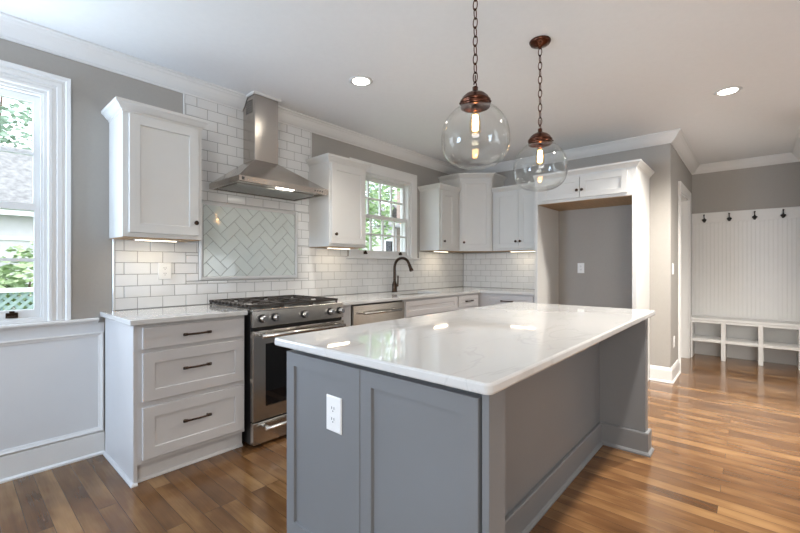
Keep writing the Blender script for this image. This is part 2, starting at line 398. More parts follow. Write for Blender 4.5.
# ------------------------------------------------------------------ windows
def window(name, r, cols, rows, cw, prof, sill):
    x0, x1, z0, z1 = r
    w = struct_root(name, ((x0 + x1) / 2, 0, z0))
    # casing on three sides
    q4 = (lambda i: (x0 - i, z0), lambda i: (x0 - i, z1 + i), lambda i: (x1 + i, z1 + i), lambda i: (x1 + i, z0))
    g = G().rings([[WA.p(q(i)[0], b, q(i)[1]) for i, b in prof] for q in q4])
    part('casing', g, 'trim', w)
    g = G().loops(WX, x0, x1, z0, z1, [(0, .001), (0, .149), (.016, .149), (.016, .001)], True)
    part('jamb', g, 'trim', w)
    g = G().loops(WX, x0 + .016, x1 - .016, z0 + .016, z1 - .016, [(0, .012), (0, .030), (.012, .030), (.012, .012)], True)
    g.loops(WX, x0 + .016, x1 - .016, z0 + .016, z1 - .016, [(0, .116), (0, .13), (.014, .13), (.014, .116)], True)
    part('stop', g, 'trim', w)
    if sill: part('stool', G().box(x0 - cw - .03, x1 + cw + .03, -.045, -.0002, z0 - .022, z0, .004), 'trim', w)
    zm = z0 + (z1 - z0) * .495
    for nm, a0, a1, ya, yb in (('lower_sash', z0 + .018, zm + .02, .033, .068), ('upper_sash', zm - .02, z1 - .018, .076, .111)):
        xa, xb = x0 + .018, x1 - .018; st = .036
        bb = .036 if nm == 'upper_sash' else .055
        tt = .040
        g = G().cells([xa, xa + st, xb - st, xb], [a0, a0 + bb, a1 - tt, a1], lambda x, z: not (xa + st < x < xb - st and a0 + bb < z < a1 - tt), ya, yb, lambda u, v, w_: (u, w_, v))
        s = part(nm, g, 'trim', w)
        gx0, gx1, gz0, gz1 = xa + st, xb - st, a0 + bb, a1 - tt
        g = G()
        us = sorted([gx0, gx1] + [gx0 + (gx1 - gx0) * k / cols + o for k in range(1, cols) for o in (-.009, .009)])
        vs = sorted([gz0, gz1] + [gz0 + (gz1 - gz0) * k / rows + o for k in range(1, rows) for o in (-.009, .009)])
        def bar(x, z):
            return any(abs(x - (gx0 + (gx1 - gx0) * k / cols)) < .009 for k in range(1, cols)) or any(abs(z - (gz0 + (gz1 - gz0) * k / rows)) < .009 for k in range(1, rows))
        g.cells(us, vs, bar, ya + .005, yb - .005, lambda u, v, w_: (u, w_, v))
        part('muntins', g, 'trim', s)
        part('pane', G().box(gx0, gx1, (ya + yb) / 2 - .0015, (ya + yb) / 2 + .0015, gz0, gz1), 'glass', s)
        if nm == 'lower_sash':
            for x in ((x0 + x1) / 2 - .29, (x0 + x1) / 2 + .29) if rows == 2 and cols == 4 else ((x0 + x1) / 2 + .0, (x0 + x1) / 2 + .295):
                g = G().box(x - .026, x + .026, ya - .004, ya, a0 + .012, a0 + .042, .0015).box(x - .020, x + .020, ya - .022, ya - .004, a0 + .014, a0 + .024, .003)
                g.box(x - .012, x + .012, ya - .010, ya - .004, a0 + .036, a0 + .052, .002)
                part('sash_lift', g, 'bronze', s, 'dark bronze sash lift')
        else:
            part('sash_lock', G().box((x0 + x1) / 2 - .03, (x0 + x1) / 2 + .03, ya - .03, ya - .004, a0 + .041, a0 + .052, .002), 'trim', s)
    return w
window('window_1', W1, 1, 2, .107, [(0, .0005), (0, .014), (.006, .018), (.018, .018), (.024, .013), (.040, .013), (.044, .018), (.064, .018), (.068, .014), (.080, .014), (.086, .024), (.104, .027), (.107, .024), (.107, .0005)], False)
window('window_2', W2, 4, 2, .115, [(0, .0005), (0, .016), (.004, .019), (.111, .019), (.115, .016), (.115, .0005)], True)

# ------------------------------------------------------------------ tile
TZ0, TP, TL = .9165, .0786, .1555
HB = (1.265, 2.145, 1.095, 1.712)
def tile_boxes(F_, b0, us, allow, x_first, cuts_x, cuts_z, z_top):
    g = G(); gap = .0017; row = 0
    z = TZ0
    while z < z_top:
        off = x_first - (TL / 2 if row % 2 == 0 else 0)
        k = 0
        while True:
            xa = off + k * TL; xb = xa + TL; k += 1
            if xa > us[1]: break
            if xb < us[0]: continue
            cx = sorted({max(xa, us[0]), min(xb, us[1])} | {c for c in cuts_x if xa < c < xb})
            cz = sorted({z, min(z + TP, z_top)} | {c for c in cuts_z if z < c < z + TP})
            ok = {(i, j): allow((cx[i] + cx[i + 1]) / 2, (cz[j] + cz[j + 1]) / 2) for i in range(len(cx) - 1) for j in range(len(cz) - 1)}
            rects = []
            if all(ok.values()): rects = [(cx[0], cx[-1], cz[0], cz[-1])]
            else:
                for j in range(len(cz) - 1):
                    i = 0
                    while i < len(cx) - 1:
                        if ok[(i, j)]:
                            i2 = i
                            while i2 + 1 < len(cx) - 1 and ok[(i2 + 1, j)]: i2 += 1
                            rects.append((cx[i], cx[i2 + 1], cz[j], cz[j + 1])); i = i2 + 1
                        else: i += 1
            for (p, q, r, t) in rects:
                if q - p < .006 or t - r < .006: continue
                jt = random.uniform(-.0004, .0004)
                tl = random.uniform(-.0005, .0005); tl2 = random.uniform(-.0004, .0004)
                A = (p + gap, q - gap, r + gap, t - gap); h = b0 + .0075 + jt
                ring = lambda i, b: [F_.p(A[0] + i, b - (tl + tl2 if i else 0), A[2] + i), F_.p(A[1] - i, b + (tl - tl2 if i else 0), A[2] + i), F_.p(A[1] - i, b + (tl + tl2 if i else 0), A[3] - i), F_.p(A[0] + i, b - (tl - tl2 if i else 0), A[3] - i)]
                g.rings([ring(0, b0 + .001), ring(0, h - .0016), ring(.0022, h)])
        z += TP; row += 1
    return g
def allow_a(x, z):
    if HB[0] < x < HB[1] and HB[2] < z < HB[3]: return False
    if z < 1.287: return True
    if z < 1.3975: return x < 2.745 or x > 3.925
    if z < 2.482: return 1.168 < x < 2.288
    return False
CX = [HB[0], HB[1], 1.168, 2.288, 2.745, 3.925]; CZ = [HB[2], HB[3], 1.287, 1.3975]
ta = struct_root('wall_tile_north', (2.4, 0, .9145))
g = tile_boxes(WA, .0035, (.735, 4.95), allow_a, .7075 - TL / 2 + .0005, CX, CZ, 2.4815)
part('tiles', g, 'tile', ta)
us = sorted({.735, 4.951} | set(CX)); vs = sorted({.9146, 2.4815} | set(CZ))
part('grout', G().cells(us, vs, allow_a, .0004, .0085, lambda u, v, w: (u, -w, v)), 'grout', ta)
g = G().box(.722, .735, -.0125, -.0004, .9146, 1.388, .003).box(1.156, 1.168, -.0125, -.0004, 1.40, 2.4815, .003).box(2.288, 2.300, -.0125, -.0004, 1.40, 2.4815, .003)
part('edge_trim', g, 'tile', ta)
WB = F((XB, 0), (0, -1), (-1, 0))
tb = struct_root('wall_tile_east', (XB, -.7, .9145))
part('tiles', tile_boxes(WB, .0035, (.0145, 1.336), lambda x, z: True, -.09, [], [], 1.397), 'tile', tb)
part('grout', G().fbox(WB, .0145, 1.337, .0004, .0085,   .9146, 1.3975), 'grout', tb)

# framed herringbone panel
hp = thing('herringbone_panel', 'framed panel of pale glossy herringbone tile on wall between range and hood', 'tile panel', (1.705, -.001, 1.096))
W = .078
ia = (HB[0] + .034, HB[1] - .034, HB[2] + .030, HB[3] - .030)
def clip(poly, r):
    for ax, lim, sg in ((0, r[0], 1), (0, r[1], -1), (1, r[2], 1), (1, r[3], -1)):
        out = []
        for i in range(len(poly)):
            p, q = poly[i], poly[(i + 1) % len(poly)]
            dp, dq = (p[ax] - lim) * sg, (q[ax] - lim) * sg
            if dp >= 0: out.append(p)
            if (dp < 0) != (dq < 0):
                t = dp / (dp - dq); out.append((p[0] + (q[0] - p[0]) * t, p[1] + (q[1] - p[1]) * t))
        poly = out
        if len(poly) < 3: return []
    return poly
g = G(); cc, ss = math.cos(R(45)), math.sin(R(45)); gp = .0012
cxm, czm = (ia[0] + ia[1]) / 2, (ia[2] + ia[3]) / 2
for i in range(-16, 17):
    for j in range(-16, 17):
        k = (i - j) % 4
        if k == 0: rc = (i, i + 2, j, j + 1)
        elif k == 3: rc = (i, i + 1, j, j + 2)
        else: continue
        pl = [(rc[0] * W + gp, rc[2] * W + gp), (rc[1] * W - gp, rc[2] * W + gp), (rc[1] * W - gp, rc[3] * W - gp), (rc[0] * W + gp, rc[3] * W - gp)]
        pl = [(cxm + x * cc - y * ss, czm + x * ss + y * cc) for x, y in pl]
        pl = clip(pl, (ia[0] + gp, ia[1] - gp, ia[2] + gp, ia[3] - gp))
        if len(pl) < 3: continue
        ar = abs(sum(pl[a][0] * pl[(a + 1) % len(pl)][1] - pl[(a + 1) % len(pl)][0] * pl[a][1] for a in range(len(pl)))) / 2
        if ar < 8e-5: continue
        mx = sum(p[0] for p in pl) / len(pl); mz = sum(p[1] for p in pl) / len(pl)
        rad = max(math.hypot(p[0] - mx, p[1] - mz) for p in pl)
        s_ = 1 - .0032 / max(rad, .01) * 1.6
        t1, t2 = random.uniform(-.012, .012), random.uniform(-.012, .012)
        top = [WA.p(mx + (x - mx) * s_, .0125 + (x - mx) * t1 + (z - mz) * t2, mz + (z - mz) * s_) for x, z in pl]
        g.rings([[WA.p(x, .005, z) for x, z in pl], [WA.p(x, .0105, z) for x, z in pl], top])
part('herringbone_tiles', g, 'htile', hp)
part('grout', G().fbox(WA, ia[0] - .004, ia[1] + .004, .001, .009, ia[2] - .004, ia[3] + .004), 'grout', hp)
g = G().loops(WA, HB[0] + .002, HB[1] - .002, HB[2] + .002, HB[3] - .002, [(0, .0012), (0, .012), (.006, .018), (.016, .021), (.026, .017), (.030, .012), (.030, .0012)], True)
part('frame', g, 'tile', hp, 'raised white pencil tile border')

# ------------------------------------------------------------------ cabinets
CRN = [(-.004, 0), (.004, 0), (.006, .010), (.014, .016), (.030, .036), (.042, .046), (.044, .062), (-.004, .062)]
def crown(path, z, side): return G().sweep(path, [(o, z + h) for o, h in CRN], side)
def knob(parent, f, a, b, z):
    p0, p1 = f.p(a, b, z), f.p(a, b + .026, z)
    return part('knob', G().revolve(p0, p1, [(.008, 0), (.0055, .2), (.0055, .5), (.014, .62), (.0155, .8), (.010, 1)], 16), 'bronze', parent, 'dark bronze round knob')
def pull(parent, f, a, b, z, L=.146):
    g = G(); h = L / 2
    pts = [f.p(a - h + L * t, b + .022 + .008 * math.sin(math.pi * t), z) for t in [k / 12 for k in range(13)]]
    g.tube(pts, [.0062 if 1 < k < 11 else .0075 for k in range(13)], 8)
    for sx in (-1, 1):
        g.cyl(f.p(a + sx * (h - .008), b, z), f.p(a + sx * (h - .008), b + .023, z), .0065, .006, 10)
        g.fbox(f, a + sx * (h - .004) - .013, a + sx * (h - .004) + .013, b + .016, b + .027, z - .0085, z + .0085, .003)
    return part('pull', g, 'bronze', parent, 'dark bronze bar pull')

def upper_cabinet(name, label, f, a0, a1, z0, z1, dep, doors, crown_path, side, loc, zd=None):
    t = thing(name, label, 'cabinet', loc)
    g = G().fbox(f, a0, a1, .001, dep, z0 + .004, z1 + .055)
    part('body', g, 'upper', t)
    part('underside', G().fbox(f, a0 + .004, a1 - .004, .004, dep - .006, z0, z0 + .0039), 'ply', t, 'raw plywood underside')
    for (d0, d1, kz) in doors:
        dr = part('door', G().shaker(f, d0, d1, z0 + .03, z1 - .008, dep + .0005), 'upper', t)
        knob(dr, f, kz, dep + .0205, z0 + .115)
    part('crown', crown(crown_path, z1, side), 'upper', t)
    return t
UZ0, UZ1 = 1.384, 2.145
upper_cabinet('upper_cabinet', 'white single-door wall cabinet by the big window, over the short counter', WA, .705, 1.166, UZ0, UZ1, .305, [(.735, 1.140, 1.118)],
              [(.705, -.001), (.705, -.305), (1.166, -.305), (1.166, -.001)], -1, (.935, 0, UZ0))
upper_cabinet('upper_cabinet', 'white single-door wall cabinet between range hood and sink window', WA, 2.270, 2.722, UZ0, UZ1, .305, [(2.286, 2.706, 2.330)],
              [(2.270, -.001), (2.270, -.305), (2.722, -.305), (2.722, -.001)], -1, (2.5, 0, UZ0))
upper_cabinet('upper_cabinet', 'narrow white wall cabinet between sink window and tall corner cabinet', WA, 3.955, 4.384, 1.40, UZ1, .305, [(3.985, 4.262, 4.020)],
              [(3.955, -.001), (3.955, -.305), (4.372, -.305)], -1, (4.17, 0, 1.4))
upper_cabinet('upper_cabinet', 'white two-door wall cabinet between corner cabinet and refrigerator opening', WB, .646, 1.338, 1.40, UZ1, .305, [(.690, .998, .972), (1.002, 1.310, 1.028)],
              [(XB - .305, -.646), (XB - .305, -1.338)], -1, (XB, -1.0, 1.4))
# tall diagonal corner cabinet
cc_ = thing('corner_cabinet', 'tallest white wall cabinet, set diagonally across the corner beside the sink window', 'cabinet', (4.8, -.15, 1.4))
P5 = [(4.388, -.0005), (4.388, -.318), (4.640, -.643), (XB - .0005, -.643), (XB - .0005, -.0005)]
part('body', G().rings([[(x, y, z) for x, y in P5] for z in (1.404, 2.395)]), 'upper', cc_)
P5b = [(4.394, -.006), (4.394, -.314), (4.643, -.637), (XB - .006, -.637), (XB - .006, -.006)]
part('underside', G().rings([[(x, y, z) for x, y in P5b] for z in (1.400, 1.4039)]), 'ply', cc_, 'raw plywood underside')
dx, dy = 4.640 - 4.388, -.643 + .318; dl = math.hypot(dx, dy)
FD = F((4.388, -.318), (dx, dy), (dy, -dx))
dr = part('door', G().shaker(FD, .018, dl - .018, 1.43, 2.325, .0005), 'upper', cc_)
knob(dr, FD, .05, .0205, 1.513)
part('crown', crown([(4.388, -.0005), (4.388, -.318), (4.640, -.643), (XB - .0005, -.643)], 2.340, -1), 'upper', cc_)

# refrigerator surround
fs = thing('refrigerator_surround', 'tall white surround with two small doors above the empty refrigerator opening', 'cabinet', (4.64, -1.835, 0))
XF = 4.32
part('side_panel', G().box(XF, XB - .001, -1.372, -1.3395, 0, 2.200, .001), 'upper', fs)
part('side_panel', G().box(XF, XB - .001, -2.331, -2.293, 0, 2.200, .001), 'upper', fs)
part('body', G().box(XF + .001, XB - .001, -2.2925, -1.3725, 1.888, 2.200), 'upper', fs)
part('underside', G().box(XF + .022, XB - .001, -2.292, -1.373, 1.882, 1.8879), 'ply', fs, 'raw plywood underside')
FF = F((XF, -1.372), (0, -1), (-1, 0))
for d0, d1, kz in ((.052, .447, .425), (.452, .885, .474)):
    dr = part('door', G().shaker(FF, d0, d1, 1.915, 2.128, .0005, stile=.05), 'upper', fs)
    knob(dr, FF, kz, .0205, 1.990)
part('crown', crown([(XF, -1.3395), (XF, -2.331), (XB - .001, -2.331)], 2.145, -1), 'upper', fs)

# base cabinets ---------------------------------------------------------------
def drawer(parent, f, a0, a1, z0, z1, b, m, pl=True, stile=.057, name='drawer'):
    dr = part(name, G().shaker(f, a0, a1, z0, z1, b, stile=stile), m, parent)
    if pl: pull(dr, f, (a0 + a1) / 2 - .01, b + .02, (z0 + z1) / 2 + (.0 if z1 - z0 < .2 else .02))
    return dr
CT = .884
db = thing('drawer_cabinet', 'light grey base cabinet with three drawers beside the range', 'cabinet', (1.0, -.3, 0))
g = G().box(.698, 1.318, -.609, -.022, .105, CT - .001)
part('body', g, 'lower', db)
part('side_panel', G().box(.679, .6978, -.609, -.022, 0, CT - .001, .0008), 'lower', db)
part('toe_kick', G().box(.698, 1.318, -.575, -.56, 0, .1045), 'lower', db)
BS = [(0, 0), (.014, 0), (.013, .006), (.008, .012), (0, .016)]
part('shoe_moulding', G().sweep([(.6788, -.03), (.6788, -.609), (.698, -.609)], BS, -1).sweep([(.699, -.5752), (1.318, -.5752)], BS, -1), 'lower', db)
for z0, z1 in ((.745, .864), (.452, .722), (.130, .420)): drawer(db, WA, .720, 1.306, z0, z1, .6095, 'lower', stile=.06)
# base run to the corner
sb = thing('sink_cabinet', 'grey sink base cabinet with false drawer front and two doors beside the dishwasher', 'cabinet', (3.4, -.3, 0))
part('body', G().cells([2.940, 3.0, 3.82, 3.868], [-.609, -.56, -.02, -.002], lambda x, y: not (3.0 < x < 3.82 and -.56 < y < -.02), .105, CT - .001, lambda u, v, w: (u, v, w)), 'lower', sb)
part('toe_kick', G().box(2.940, 3.868, -.56, -.545, 0, .1045), 'lower', sb)
part('false_front', G().shaker(WA, 2.955, 3.848, .715, .864, .6095, stile=.05), 'lower', sb)
for a, b, k in ((2.955, 3.399, 3.37), (3.404, 3.848, 3.434)):
    dr = part('door', G().shaker(WA, a, b, .13, .690, .6095), 'lower', sb); knob(dr, WA, k, .6295, .64)
nd = thing('drawer_cabinet', 'narrow grey base cabinet with one small drawer at the inner corner', 'cabinet', (4.1, -.3, 0))
part('body', G().box(3.870, XB - .002, -.609, -.002, .105, CT - .001), 'lower', nd)
part('toe_kick', G().box(3.870, 4.40, -.56, -.545, 0, .1045), 'lower', nd)
drawer(nd, WA, 3.890, 4.320, .735, .864, .6095, 'lower', stile=.045)
dr = part('door', G().shaker(WA, 3.890, 4.320, .13, .710, .6095), 'lower', nd); knob(dr, WA, 3.93, .6295, .65)
eb = thing('drawer_cabinet', 'grey base cabinet with a wide drawer, against the refrigerator opening panel', 'cabinet', (4.65, -1.0, 0))
part('body', G().box(4.351, XB - .002, -1.337, -.611, .105, CT - .001), 'lower', eb)
part('toe_kick', G().box(4.40, 4.415, -1.337, -.611, 0, .1045), 'lower', eb)
drawer(eb, WB, .725, 1.315, .735, .864, .6095, 'lower', stile=.045)
for a, b, k in ((.725, 1.018, .99), (1.022, 1.315, 1.05)):
    dr = part('door', G().shaker(WB, a, b, .13, .710, .6095), 'lower', eb); knob(dr, WB, k, .6295, .65)
fl = thing('filler_cabinet', 'grey filler strip cabinet between range and dishwasher', 'cabinet', (2.19, -.3, 0))
part('body', G().box(2.128, 2.262, -.609, -.002, .105, CT - .001), 'lower', fl)
part('toe_kick', G().box(2.128, 2.262, -.56, -.545, 0, .1045), 'lower', fl)

# countertops
def slab_bevel(o, w=.004):
    md = o.modifiers.new('edge', 'BEVEL'); md.width = w; md.segments = 2; md.limit_method = 'ANGLE'; md.angle_limit = R(50)
o = single('countertop', G().box(.655, 1.3225, -.648, -.0005, CT, .914), 'quartz', 'short white quartz countertop over the three-drawer cabinet', 'countertop')
slab_bevel(o)
SX0, SX1, SY0, SY1 = 3.08, 3.74, -.54, -.14
def occ(x, y):
    if SX0 < x < SX1 and SY0 < y < SY1: return False
    return y > -.648 or x > XB - .648
g = G().cells([2.1255, SX0, SX1, XB - .648, XB - .0005], [-1.338, -.648, SY0, SY1, -.0005], occ, CT, .914, lambda u, v, w: (u, v, w))
o = single('countertop', g, 'quartz', 'long white quartz countertop under the sink window, turning the corner', 'countertop'); slab_bevel(o)
# sink and faucet
g = G()
x0, x1, y0, y1 = SX0 + .004, SX1 - .004, SY0 + .004, SY1 - .004
g.rings([[(x0 + i, y0 + i, z), (x1 - i, y0 + i, z), (x1 - i, y1 - i, z), (x0 + i, y1 - i, z)] for i, z in ((-.012, .8835), (-.012, .882), (-.002, .68), (.02, .668), (.022, .675), (0, .69), (-.003, .8835))], False, (True, False))
bmv = g.bm; bmesh.ops.delete(bmv, geom=[f for f in bmv.faces if len(f.verts) == 4 and False], context='FACES')
g.bm.faces.ensure_lookup_table()
g.box(x0 + .01, x1 - .01, y0 + .01, y1 - .01, .669, .676)
sk = single('kitchen_sink', g, 'sinksteel', 'undermount steel sink set in the countertop below the sink window', 'sink')
fa = thing('kitchen_faucet', 'dark bronze gooseneck faucet behind the sink below the window', 'faucet', (3.39, -.085, .914))
fx, fy = 3.39, -.085
part('base', G().lathe((fx, fy, .9142), [(.034, 0), (.034, .006), (.030, .010), (.029, .05), (.029, .085), (.023, .10), (.016, .125)]), 'bronze', fa)
pts = [(fx, fy, 1.02 + .02 * k) for k in range(8)]
cz, rr_ = 1.19, .112
for k in range(0, 15):
    a = R(180 - k * 11.3); pts.append((fx, fy - rr_ - rr_ * math.cos(a), cz + rr_ * math.sin(a)))
part('spout', G().tube(pts, .0155, 12), 'bronze', fa)
e0 = Vector(pts[-1]); ed = (e0 - Vector(pts[-2])).normalized()
part('spray_head', G().revolve(e0, e0 + ed * .085, [(.0155, 0), (.018, .1), (.019, .6), (.0235, .9), (.021, 1)], 16), 'bronze', fa)
g = G().revolve((fx + .01, fy, .985), (fx + .06, fy, .985), [(.016, 0), (.016, .3), (.015, .8), (.010, 1)], 14)
g.tube([(fx + .05, fy, .985), (fx + .056, fy, 1.01), (fx + .058, fy, 1.05), (fx + .059, fy, 1.10)], [.011, .009, .0075, .009], 10)
part('handle', g, 'bronze', fa)

# ------------------------------------------------------------------ range
rx0, rx1 = 1.336, 2.112; yf = -.655
rg = thing('gas_range', 'stainless steel gas range with black grates under the hood', 'range', ((rx0 + rx1) / 2, -.33, 0))
part('body', G().box(rx0, rx1, yf, -.025, .02, .893), 'black', rg)
for x in (rx0 + .05, rx1 - .05):
    for y in (-.6, -.1): part('foot', G().cyl((x, y, 0), (x, y, .02), .018, .018, 12), 'black', rg)
g = G().hexa([(rx0, -.69, .80), (rx1, -.69, .80), (rx1, yf, .80), (rx0, yf, .80), (rx0, -.684, .905), (rx1, -.684, .905), (rx1, yf, .905), (rx0, yf, .905)], .003, 2)
cp = part('control_panel', g, 'steel', rg)
for x in (1.402, 1.500, 1.738, 1.978, 2.072):
    g = G().revolve((x, -.687, .856), (x, -.694, .856), [(.028, 0), (.028, 1)], 24)
    k_ = part('knob', g, 'black', cp)
    g = G().revolve((x, -.694, .856), (x, -.730, .856), [(.021, 0), (.0225, .15), (.021, .8), (.018, 1)], 24)
    g.box(x - .004, x + .004, -.737, -.726, .838, .874, .002)
    k2 = part('knob_grip', g, 'chrome', rg, 'polished metal control knob')
part('cooktop', G().box(rx0, rx1, -.684, -.026, .8935, .917, .003, 2), 'steel', rg)
part('burner_pan', G().box(rx0 + .03, rx1 - .03, -.640, -.04, .9171, .9178), 'black', rg, 'black enamel cooktop pan')
part('vent_slot', G().box(rx0 + .006, rx1 - .006, yf - .018, yf - .0005, .778, .7985), 'black', rg)
dr = part('oven_door', G().loops(WA, rx0, rx1, .176, .774, [(0, -yf + .0005), (0, -yf + .036), (.003, -yf + .039), (.088, -yf + .039), (.090, -yf + .030)]), 'steel', rg)
part('oven_window', G().fbox(WA, rx0 + .091, rx1 - .091, -yf + .0302, -yf + .0345, .268, .683), 'blackglass', dr, 'black glass oven window')
def bar_handle(name, z, x0, x1, parent, r=.0125):
    g = G().cyl((x0, -.748, z), (x1, -.748, z), r, r, 16)
    for x in (x0 + .025, x1 - .025): g.cyl((x, -.6935, z), (x, -.748, z), .013, .011, 14)
    return part(name, g, 'steel', parent)
bar_handle('door_handle', .745, rx0 + .035, rx1 - .035, dr, .0135)
dr = part('drawer', G().fbox(WA, rx0, rx1, -yf + .0005, -yf + .039, .022, .166, .002), 'steel', rg)
bar_handle('drawer_handle', .132, rx0 + .06, rx1 - .06, dr, .012)
for k in range(3):
    gx0 = rx0 - .004 + k * .2515; gx1 = gx0 + .249
    g = G(); z0, z1 = .932, .950
    for x in (gx0 + .006, gx1 - .006): g.box(x - .006, x + .006, -.655, -.035, z0, z1, .002)
    for y in (-.650, -.36, -.040): g.box(gx0 + .012, gx1 - .012, y - .005, y + .005, z0, z1, .002)
    for y in (-.50, -.21):
        g.box(gx0 + .012, gx0 + .095, y - .005, y + .005, z0 + .002, z1 + .003, .002); g.box(gx1 - .095, gx1 - .012, y - .005, y + .005, z0 + .002, z1 + .003, .002)
        for s_ in (-1, 1): g.box((gx0 + gx1) / 2 - .005, (gx0 + gx1) / 2 + .005, y + s_ * .085 - .05, y + s_ * .085 + .05, z0 + .002, z1 + .003, .002)
    for y in [-.62 + .058 * q for q in range(10)]:
        if k == 0: g.box(gx0 - .014, gx0 + .06, y - .008, y + .008, z0, z1 + .002, .003)
        if k == 2: g.box(gx1 - .02, gx1 + .012, y - .006, y + .006, z0, z1 - .002, .002)
    for x in (gx0 + .006, gx1 - .006):
        for y in (-.64, -.050): g.box(x - .006, x + .006, y - .006, y + .006, .9180, z0)
    part('grate', g, 'iron', rg, 'black cast-iron grate')
for x, y, r in ((1.47, -.50, .045), (1.47, -.21, .034), (1.724, -.36, .05), (1.978, -.50, .04), (1.978, -.21, .036)):
    part('burner', G().lathe((x, y, .9180), [(r, 0), (r, .006), (r * .75, .007), (r * .75, .011), (r * .6, .013)], 24), 'iron', rg)

# hood
hd = thing('range_hood', 'stainless steel chimney range hood on the tiled wall', 'range hood', (1.73, -.25, 1.8))
hx0, hx1, hy0, hy1 = 1.342, 2.118, -.49, -.0135
R4 = lambda a, b, c, e, z: [(a, c, z), (b, c, z), (b, e, z), (a, e, z)]
g = G().rings([R4(hx0 + .02, hx1 - .02, hy0 + .02, hy1 - .01, 1.812), R4(hx0 + .02, hx1 - .02, hy0 + .02, hy1 - .01, 1.802), R4(hx0 + .004, hx1 - .004, hy0 + .004, hy1, 1.800), R4(hx0, hx1, hy0, hy1, 1.803),
               R4(hx0, hx1, hy0, hy1, 1.842), R4(hx0 + .004, hx1 - .004, hy0 + .004, hy1, 1.845), R4(HX0 - .002, HX1 + .002, -.202, hy1, 2.05)])
M['steel_h'].node_tree.nodes['Principled BSDF'].inputs['Anisotropic'].default_value = .8
M['steel_h'].node_tree.nodes['Principled BSDF'].inputs['Anisotropic Rotation'].default_value = .25
part('canopy', g, 'steel_h', hd)
part('chimney', G().box(HX0, HX1, -.20, hy1, 2.0505, CEIL - .001, .0015), 'steel_h', hd)
g = G()
for k in range(6): g.box(HX0 - .0008, HX0, -.165, -.06, 2.44 + k * .018, 2.45 + k * .018)
part('vent_grille', g, 'slot', hd, 'dark vent slots')
for k in range(2):
    a = hx0 + .05 + k * .342
    g = G().box(a, a + .334, -.36, -.06, 1.803, 1.8115, .002)
    for j in range(11): g.box(a + .018 + j * .0275, a + .028 + j * .0275, -.345, -.075, 1.8005, 1.803)
    part('filter', g, 'filt', hd)
for x in (1.75,):
    part('lamp', G().box(x - .07, x + .07, -.44, -.40, 1.8055, 1.8115), 'hoodlens', hd)
g = G()
for k in range(4): g.cyl((1.985 + k * .024, hy0, 1.823), (1.985 + k * .024, hy0 - .003, 1.823), .006, .006, 12)
part('buttons', g, 'slot', hd, 'dark control buttons')
part('badge', G().box(1.362, 1.380, hy0 - .0015, hy0, 1.812, 1.832), 'slot', hd, 'small dark badge')

# dishwasher
dw = thing('dishwasher', 'stainless dishwasher beneath the long countertop, next to the sink cabinet', 'dishwasher', (2.6, -.3, 0))
part('body', G().box(2.266, 2.936, -.595, -.002, .105, CT - .002), 'black', dw)
part('toe_kick', G().box(2.266, 2.936, -.555, -.54, 0, .1045), 'black', dw)
dr = part('door', G().box(2.272, 2.930, -.628, -.5955, .115, .868, .003, 2), 'steel', dw)
g = G().cyl((2.36, -.672, .800), (2.84, -.672, .800), .011, .011, 14)
for x in (2.39, 2.81): g.cyl((x, -.6285, .80), (x, -.672, .80), .009, .009, 12)
part('handle', g, 'steel', dr)

# ------------------------------------------------------------------ island
isl = thing('kitchen_island', 'slate grey kitchen island with shaker end panels in the middle of the wood floor', 'island', (2.0, -2.15, 0))
part('body', G().box(.9605, 3.0, -2.3495, -1.7505, .0, CT - .001), 'island', isl)
IE = F((.941, 0), (0, -1), (-1, 0))
part('end_wall', G().box(.960, 1.005, -2.624, -1.732, 0, CT - .001), 'island', isl)
part('corner_post', G().box(.921, 1.010, -2.650, -2.6285, 0, CT - .001, .001), 'island', isl)
part('back_panel', G().box(1.0055, 2.965, -2.366, -2.350, 0, CT - .001), 'island', isl)
part('support_panel', G().box(2.966, 3.042, -2.640, -1.732, 0, CT - .001, .001), 'island', isl)
for a, b in ((1.728, 2.164), (2.1665, 2.618)):
    part('end_panel', G().shaker(IE, a, b, .13, .860, -.0185, t=.0395, stile=.052, rec=.010), 'island', isl)
BI = [(0, 0), (.030, 0), (.030, .008), (.022, .018), (.017, .022), (.017, .136), (.013, .142), (0, .142)]
part('baseboard', G().sweep([(1.0105, -2.367), (2.965, -2.367), (2.965, -2.641), (3.043, -2.641), (3.043, -1.73)], BI, -1), 'island', isl)
part('baseboard', G().sweep([(.92, -1.73), (.92, -2.651), (1.0105, -2.651), (1.0105, -2.397)], BI, -1 if False else 1), 'island', isl)
# worktop with rounded corners
def rrect(x0, x1, y0, y1, r, n=7):
    out = []
    for cx, cy, a0 in ((x1 - r, y1 - r, 0), (x0 + r, y1 - r, 90), (x0 + r, y0 + r, 180), (x1 - r, y0 + r, 270)):
        for k in range(n): a = R(a0 + 90 * k / (n - 1)); out.append((cx + r * math.cos(a), cy + r * math.sin(a)))
    return out
pf = [(.006, CT), (.002, CT + .001), (0, CT + .006), (0, .907), (.002, .912), (.007, .914)]
g = G().rings([[(x, y, z) for x, y in rrect(.886 + i, 3.122 - i, -2.672 + i, -1.678 - i, .022 - i)] for i, z in pf])
single('island_countertop', g, 'quartz', 'large white veined quartz worktop on the island, overhanging one long side', 'countertop')

